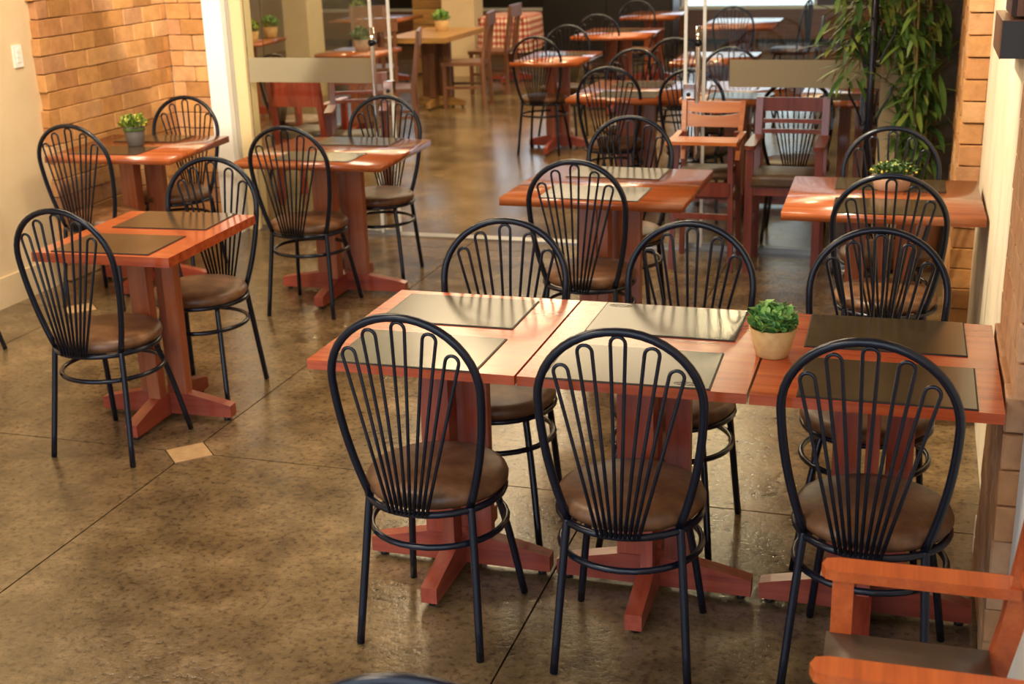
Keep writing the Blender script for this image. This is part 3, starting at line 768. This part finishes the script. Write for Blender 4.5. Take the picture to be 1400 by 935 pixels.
# ------------------------------------------------------------------ armchairs
def make_armchair(label, woodm, w=.40, d=.40, arm_h=.70, back_h=.90, seat_h=.50, slats=3, panel=False, seat=M_SEATD, lean=.055):
    """faces local -y, front feet at y=0"""
    t = root('armchair', (0, 0, 0), 0, label, 'armchair')
    for s in (-1, 1):
        x = s*(w/2-.02)
        bm = bmesh.new(); add_bar(bm, (x, .022, 0), (x, .022, arm_h-.022), .040, .040, (0, 1, 0)); new_obj('leg', finish(bm, 'leg', woodm, False, .003, 1), t)
        bm = bmesh.new()
        sec = [(d, 0), (d-.02, seat_h-.05), (d+.0, seat_h+.05), (d+lean, back_h)]
        pr = None
        for (y, z) in sec:
            ring = [bm.verts.new((x+a_*.019, y+b_*.02, z)) for a_, b_ in ((-1, -1), (1, -1), (1, 1), (-1, 1))]
            if pr:
                for k in range(4): bm.faces.new((pr[k], pr[(k+1) % 4], ring[(k+1) % 4], ring[k]))
            else: bm.faces.new(ring[::-1])
            pr = ring
        bm.faces.new(pr); new_obj('leg', finish(bm, 'leg', woodm, False, .003, 1), t)
        bm = bmesh.new()
        out = [(x-.029, d+.01), (x-.029, .01), (x-.022, -.012), (x, -.02), (x+.022, -.012), (x+.029, .01), (x+.029, d+.01)]
        add_prism(bm, out, arm_h-.022, arm_h); new_obj('armrest', finish(bm, 'armrest', woodm, False, .004, 2), t)
        bm = bmesh.new(); add_bar(bm, (x, .03, seat_h-.27), (x, d-.02, seat_h-.27), .02, .03); new_obj('stretcher', finish(bm, 'stretcher', woodm, False, .002, 1), t)
        bm = bmesh.new(); add_bar(bm, (x, .03, seat_h-.075), (x, d-.03, seat_h-.075), .024, .05); new_obj('seat_rail', finish(bm, 'seat_rail', woodm, False, .002, 1), t)
    for y in (.024, d-.03):
        bm = bmesh.new(); add_bar(bm, (-w/2+.03, y, seat_h-.075), (w/2-.03, y, seat_h-.075), .024, .05); new_obj('seat_rail', finish(bm, 'seat_rail', woodm, False, .002, 1), t)
    bm = bmesh.new(); add_box(bm, (-w/2+.03, -.005, 0), (w/2-.03, d-.035, .052))
    bmesh.ops.subdivide_edges(bm, edges=[e for e in bm.edges], cuts=3, use_grid_fill=True)
    for v in bm.verts:
        u_ = v.co.x/(w/2-.03); q = (v.co.y-(d-.04)/2)/((d-.03)/2)
        if v.co.z > .04: v.co.z += .012*(1-u_*u_)*(1-q*q)
        if v.co.z > .02: v.co.x *= 1-.04*max(0, v.co.z-.02)/.03*(abs(u_) > .9); 
    o = new_obj('seat', finish(bm, 'seat', seat, True, .0, 1), t); o.location = (0, 0, seat_h-.05)
    zs = [(back_h-.04, .075)] + ([(back_h-.13, .022), (back_h-.185, .022)] if not panel else [])
    if panel: zs = [(back_h-.085, .17)]
    for z, h in zs:
        yy = d+.0+lean*(z-seat_h-.05)/(back_h-seat_h-.05)
        bm = bmesh.new()
        n = 6
        f = [[bm.verts.new((-w/2+.03+(w-.06)*k/n, yy+dy+.012*math.sin(PI*k/n), z+dz)) for k in range(n+1)] for dy, dz in ((-.009, -h/2), (.009, -h/2), (.009, h/2), (-.009, h/2))]
        for a_ in range(4):
            for k in range(n): bm.faces.new((f[a_][k], f[a_][k+1], f[(a_+1) % 4][k+1], f[(a_+1) % 4][k]))
        bm.faces.new([f[a_][0] for a_ in range(4)]); bm.faces.new([f[a_][n] for a_ in range(3, -1, -1)])
        new_obj('back_rail', finish(bm, 'back_rail', woodm, False, .002, 1), t)
    remember(t); return t
ac = make_armchair('orange varnished armchair with brown seat cut off at the lower right corner', MO_X, w=.40, d=.33, arm_h=.69, back_h=.90, seat_h=.55, lean=.035)
ac.location = (-.088, 2.105, 0); ac.rotation_euler = (0, 0, R(-90+1))
ac2 = make_armchair('red-brown armchair with slatted back facing forward before the right glass pane', MD_X, w=.40, d=.37, seat_h=.53)
ac2.location = (-.64, 6.84, 0); ac2.rotation_euler = (0, 0, R(0))
ac3 = dup(ac2, (-3.50, 7.78, 0), R(20), 'wooden armchair with slatted back behind the left glass pane, beside the handle')
ac4 = make_armchair('red armchair with solid back panel behind the left glass pane', MR_X, w=.40, d=.38, panel=True, back_h=.86)
ac4.location = (-4.05, 8.43, 0); ac4.rotation_euler = (0, 0, R(180))

# ------------------------------------------------------------------ high chair
hc = root('high_chair', (-1.075, 6.86, 0), 0, 'orange wooden child high chair with tray and slotted back', 'high chair')
for s in (-1, 1):
    for (y0, y1) in ((0, .05), (.36, .30)):
        bm = bmesh.new(); add_bar(bm, (s*.165, y0, 0), (s*.145, y1, .70 if y0 == 0 else .72), .028, .034, (0, 1, 0)); new_obj('leg', finish(bm, 'leg', MD_X, False, .003, 1), hc)
    bm = bmesh.new(); add_bar(bm, (s*.152, .29, .56), (s*.165, .40, .875), .026, .032, (0, 1, 0)); new_obj('back_post', finish(bm, 'back_post', MH_X, False, .003, 1), hc)
    bm = bmesh.new(); add_bar(bm, (s*.175, .0, .695), (s*.175, .34, .705), .032, .022); new_obj('armrest', finish(bm, 'armrest', MH_X, False, .003, 1), hc)
    bm = bmesh.new(); add_bar(bm, (s*.155, .03, .40), (s*.152, .33, .40), .018, .04); new_obj('side_rail', finish(bm, 'side_rail', MD_X, False, .002, 1), hc)
bm = bmesh.new(); add_prism(bm, [(-.19, -.06), (.19, -.06), (.185, .12), (-.185, .12)], .700, .718); new_obj('tray', finish(bm, 'tray', MH_X, False, .006, 2), hc)
bm = bmesh.new(); add_box(bm, (-.14, .03, .50), (.14, .31, .535)); new_obj('seat', finish(bm, 'seat', M_SEATD, True, .012, 3), hc)
bm = bmesh.new(); add_bar(bm, (-.15, .015, .45), (.15, .015, .45), .02, .075); new_obj('apron', finish(bm, 'apron', MD_X, False, .002, 1), hc)
for y, z in ((.012, .30), (.345, .34)):
    bm = bmesh.new(); add_bar(bm, (-.155, y, z), (.155, y, z), .02, .03); new_obj('stretcher', finish(bm, 'stretcher', MD_X, False, .002, 1), hc)
def slot_board(z0, z1, sag_top, sag_bot):
    bm = bmesh.new(); n = 10; rows = []
    for k in range(n+1):
        u_ = k/n*2-1; x = u_*.152; g = 1-u_*u_
        a_, b_ = z0-sag_bot*g, z1-sag_top*g
        yf = lambda z: .30+(z-.56)*.35
        rows.append([bm.verts.new((x, yf(a_)-.008, a_)), bm.verts.new((x, yf(a_)+.008, a_)), bm.verts.new((x, yf(b_)+.008, b_)), bm.verts.new((x, yf(b_)-.008, b_))])
    for p, q in zip(rows, rows[1:]):
        for k in range(4): bm.faces.new((p[k], p[(k+1) % 4], q[(k+1) % 4], q[k]))
    bm.faces.new(rows[0][::-1]); bm.faces.new(rows[-1])
    return finish(bm, 'back_board', MH_X, False)
new_obj('back_board', slot_board(.815, .87, .0, .006), hc)
new_obj('back_board', slot_board(.735, .812, .02, .0), hc)

# ------------------------------------------------------------------ dark wooden side chairs of the dining room
def make_side_chair():
    """faces local -y; front feet at y=0"""
    t = root('wooden_chair', (0, 0, 0))
    w, d = .40, .40
    for s in (-1, 1):
        bm = bmesh.new(); add_bar(bm, (s*.18, 0, 0), (s*.18, 0, .44), .036, .036, (0, 1, 0)); new_obj('leg', finish(bm, 'leg', MB_X), t)
        bm = bmesh.new(); add_bar(bm, (s*.18, d+.02, 0), (s*.18, d, .47), .034, .036, (0, 1, 0)); add_bar(bm, (s*.18, d, .47), (s*.18, d+.07, .95), .034, .034, (0, 1, 0)); new_obj('leg', finish(bm, 'leg', MB_X), t)
        bm = bmesh.new(); add_bar(bm, (s*.18, 0, .22), (s*.18, d, .22), .018, .028); new_obj('stretcher', finish(bm, 'stretcher', MB_X), t)
        bm = bmesh.new(); add_bar(bm, (s*.06, d+.005, .48), (s*.06, d+.055, .86), .035, .012, (0, 1, 0)); new_obj('back_slat', finish(bm, 'back_slat', MB_X), t)
    bm = bmesh.new(); add_box(bm, (-.21, -.03, .44), (.21, d+.0, .475)); new_obj('seat', finish(bm, 'seat', MB_X, False, .008, 2), t)
    bm = bmesh.new(); add_bar(bm, (-.21, d+.07, .90), (.21, d+.07, .90), .026, .13); new_obj('top_rail', finish(bm, 'top_rail', MB_X, False, .008, 2), t)
    remember(t); return t
sc = make_side_chair(); sc.location = (-4.67, 12.78, 0); sc.rotation_euler = (0, 0, R(-82))
GW = 'dark wooden chairs round the natural wood table'
tag(sc, 'dark wooden chair right of the natural wood table, seen side-on with its seat in view', 'chair', GW)
dup(sc, (-4.74, 13.92, 0), R(-90), 'dark wooden chair in front of the red gingham tablecloth', GW)
dup(sc, (-4.66, 10.68, 0), R(-72), 'dark wooden chair nearest the left door edge, back rail in view', GW)
dup(sc, (-6.75, 11.2, 0), R(60), 'reddish wooden chair at the left edge of the left glass pane', 'wooden chairs behind the left glass')
dup(sc, (-5.75, 13.4, 0), R(30), 'reddish wooden chair behind the left glass, right of the cream pillar', 'wooden chairs behind the left glass')
dup(sc, (-5.35, 12.4, 0), R(-150), 'reddish wooden chair behind the left door handle', 'wooden chairs behind the left glass')

# gingham table
def cloth(w, d, h, drop):
    bm = bmesh.new(); uvl = bm.loops.layers.uv.new('UVMap')
    n = 48; rings = []
    for k in range(n):
        a_ = 2*PI*k/n; c, s = math.cos(a_), math.sin(a_)
        e = 5.0; rr = (abs(c)**e + abs(s)**e)**(-1/e)
        rings.append((c*rr, s*rr, a_))
    lv = []
    for (f, z, wob) in ((0, h, 0), (.9, h, 0), (1.0, h-.006, 0), (1.03, h-.06, .3), (1.05, h-drop*.55, .7), (1.08, h-drop, 1)):
        if f == 0: lv.append([bm.verts.new((0, 0, z))]*n); continue
        row = []
        for (cx, sy, a_) in rings:
            k_ = 1+wob*.045*math.sin(a_*9)
            row.append(bm.verts.new((cx*w/2*f*k_, sy*d/2*f*k_, z)))
        lv.append(row)
    dist = [0, .45, .5, .56, .5+drop*.55, .5+drop]
    for i in range(len(lv)-1):
        for k in range(n):
            k2 = (k+1) % n
            vs = [lv[i][k], lv[i+1][k], lv[i+1][k2], lv[i][k2]] if i else [lv[0][k], lv[1][k], lv[1][k2]]
            fc = bm.faces.new(vs)
            for lp in fc.loops:
                co = lp.vert.co
                if i < 2: uv = (co.x, co.y)
                else:
                    ang = k/n if lp.vert in (lv[i][k], lv[i+1][k]) else (k+1)/n
                    uv = (ang*2*(w+d)*1.0, co.z)
                lp[uvl].uv = uv
    return finish(bm, 'tablecloth', M_GING, True)
gt = dup(t2, (-4.66, 15.0, 0), 0, 'table hidden under the red gingham cloth, only its base showing', None, (.70, 1.1, 1)); 
tc_ = new_obj('tablecloth', cloth(.60, .90, .775, .40)); tc_.location = (-4.66, 15.0, 0)
tag(tc_, 'red and white gingham tablecloth hanging over a table beyond the doorway', 'tablecloth')

# crate, dark furniture
cr = root('wooden_crate', (-5.92, 15.72, 0), 0, 'tall planked natural wood crate beside the cream pillar', 'crate')
for k in range(7):
    bm = bmesh.new(); add_box(bm, (-.19, -.2, .02+k*.2), (.19, .2, .21+k*.2)); new_obj('plank', finish(bm, 'plank', MN_X, False, .006, 1), cr)
cb = root('dark_cabinet', (-4.05, 17.6, 0), 0, 'black cabinet standing behind the red gingham table', 'cabinet')
for nm, a_, c_ in (('body', (-.9, -.2, .06), (.9, .3, 1.2)), ('door', (-.88, -.225, .1), (-.01, -.2, 1.16)), ('door', (.01, -.225, .1), (.88, -.2, 1.16)), ('base', (-.85, -.17, 0), (.85, .28, .06))):
    bm = bmesh.new(); add_box(bm, a_, c_); new_obj(nm, finish(bm, nm, M_BOX, False, .006, 1), cb)

# ------------------------------------------------------------------ coat rack
rk = root('coat_rack', (-.225, 6.98, 0), 0, 'black metal coat rack pole with curved hooks before the right glass pane', 'coat rack')
new_obj('pole', tube_mesh('pole', [(0, 0, .02), (0, 0, .9), (0, 0, 1.9)], .019, M_BLACK, 14), rk)
bm = bmesh.new(); add_lathe(bm, [(.16, 0), (.16, .012), (.13, .02), (.03, .026), (.022, .05)], 24); new_obj('base', finish(bm, 'base', M_BLACK, True), rk)
for z in (.83, 1.13, 1.68):
    for k in range(4):
        a_ = k*PI/2+.35; ca, sa = math.cos(a_), math.sin(a_)
        pts = smooth_path([(ca*r_, sa*r_, z+dz) for r_, dz in ((.018, -.02), (.04, -.03), (.045, .0), (.07, .06), (.105, .12), (.115, .17))], 4)
        new_obj('hook', tube_mesh('hook', pts, .0065, M_BLACK, 8), rk)

# ------------------------------------------------------------------ bamboo
bb = root('bamboo_plant', (.06, 7.12, 0), 0, 'tall leafy bamboo in the corner between brick column and glass door', 'bamboo')
bm = bmesh.new(); add_lathe(bm, [(.095, 0), (.12, .30), (.125, .32), (.11, .32), (.105, .29)], 24); new_obj('pot', finish(bm, 'pot', M_POTP, True), bb)
rnd = random.Random(11)
lv = [leaf_mesh('leaf', l, w, M_BAMB, .12, 4) for l, w in ((.17, .029), (.14, .024), (.21, .033))]
nodes = []
for k in range(9):
    bx_, by_ = rnd.uniform(-.07, .07), rnd.uniform(-.07, .05); tx, ty = rnd.uniform(-.20, .10), rnd.uniform(-.08, .08)
    if k < 1: tx, ty = -.34, -.05
    H_ = rnd.uniform(1.7, 2.2)
    pts = smooth_path([(bx_, by_, .28), (bx_+tx*.2, by_+ty*.2, .8), (bx_+tx*.55, by_+ty*.5, 1.3), (bx_+tx, by_+ty, H_)], 6)
    new_obj('cane', tube_mesh('cane', pts, .0065, M_CANE, 7), bb)
    nodes += [p for p in pts if p.z > .62]
for k in range(7):   # sprays leaning out over the glass
    z = rnd.uniform(1.15, 1.75); pts = smooth_path([(-.05, -.0, z), (-.2, -.02, z+.08), (-.34-rnd.random()*.12, -.04, z-.02-rnd.random()*.12)], 6)
    new_obj('branch', tube_mesh('branch', pts, .003, M_CANE, 5), bb); nodes += pts[6:]*2
def bamboo_leaf():
    p = rnd.choice(nodes) + Vector((rnd.uniform(-.07, .07), rnd.uniform(-.04, .05), rnd.uniform(-.04, .04)))
    p.x = min(p.x, .10); p.z = max(p.z, .55)
    d = Vector((rnd.uniform(-1, .8), rnd.uniform(-1, .3), rnd.uniform(-.9, .5)))
    if p.x > -.02: d.x = min(d.x, .25)
    p.y = min(p.y, .12); d.y = min(d.y, .1)
    return p, d.to_track_quat('X', 'Z'), rnd.uniform(.7, 1.15)
for k in range(295):
    p, q, s = bamboo_leaf(); o = new_obj('leaf', lv[k % 3], bb); o.location = p; o.rotation_mode = 'QUATERNION'; o.rotation_quaternion = q; o.scale = (s, s, s)
bm = bmesh.new()
for k in range(900):
    p, q, s = bamboo_leaf(); p.y += .02; Mx = Matrix.Translation(p) @ q.to_matrix().to_4x4() @ Matrix.Scale(s, 4)
    n0 = len(bm.verts); bm.from_mesh(lv[k % 3]); bm.verts.ensure_lookup_table()
    for v in bm.verts[n0:]: v.co = Mx @ v.co
me = bpy.data.meshes.new('rear_foliage'); bm.to_mesh(me); bm.free(); me.materials.append(M_BAMB)
new_obj('rear_foliage', me, bb)['kind'] = 'stuff'

# ------------------------------------------------------------------ wall things
sw = root('light_switch', (XL, 5.795, 1.262), 0, 'white double light switch on the cream left wall beside the bricks', 'switch')
bm = bmesh.new(); add_box(bm, (0, -.034, -.057), (.010, .034, .057)); new_obj('plate', finish(bm, 'plate', M_SWITCH, False, .003, 2), sw)
for z in (-.022, .004, .03):
    bm = bmesh.new(); add_box(bm, (.010, -.014, z-.010), (.014, .014, z+.010)); new_obj('rocker', finish(bm, 'rocker', M_SWITCH, False, .0015, 1), sw)
ml = root('menu_box', (XR, 4.12, 1.448), 0, 'dark grey box below a brown wooden plaque on the right wall', 'wall box')
bm = bmesh.new(); add_box(bm, (-.045, .05, .118), (0, .34, .42)); new_obj('plaque', finish(bm, 'plaque', M_DBROWN, False, .012, 3), ml)
bm = bmesh.new(); add_box(bm, (-.030, .03, .12), (-.010, .05, .42)); new_obj('plaque_rib', finish(bm, 'plaque_rib', MB_X, False, .004, 1), ml)
bm = bmesh.new(); add_box(bm, (-.068, .0, .0), (0, .40, .108)); new_obj('holder', finish(bm, 'holder', M_DARK, False, .002, 1), ml)
bm = bmesh.new(); add_box(bm, (-.0705, -.002, -.001), (-.0682, .40, .109)); add_box(bm, (-.0705, -.002, .1082), (0, .40, .1105)); new_obj('rim', finish(bm, 'rim', MB_X), ml)
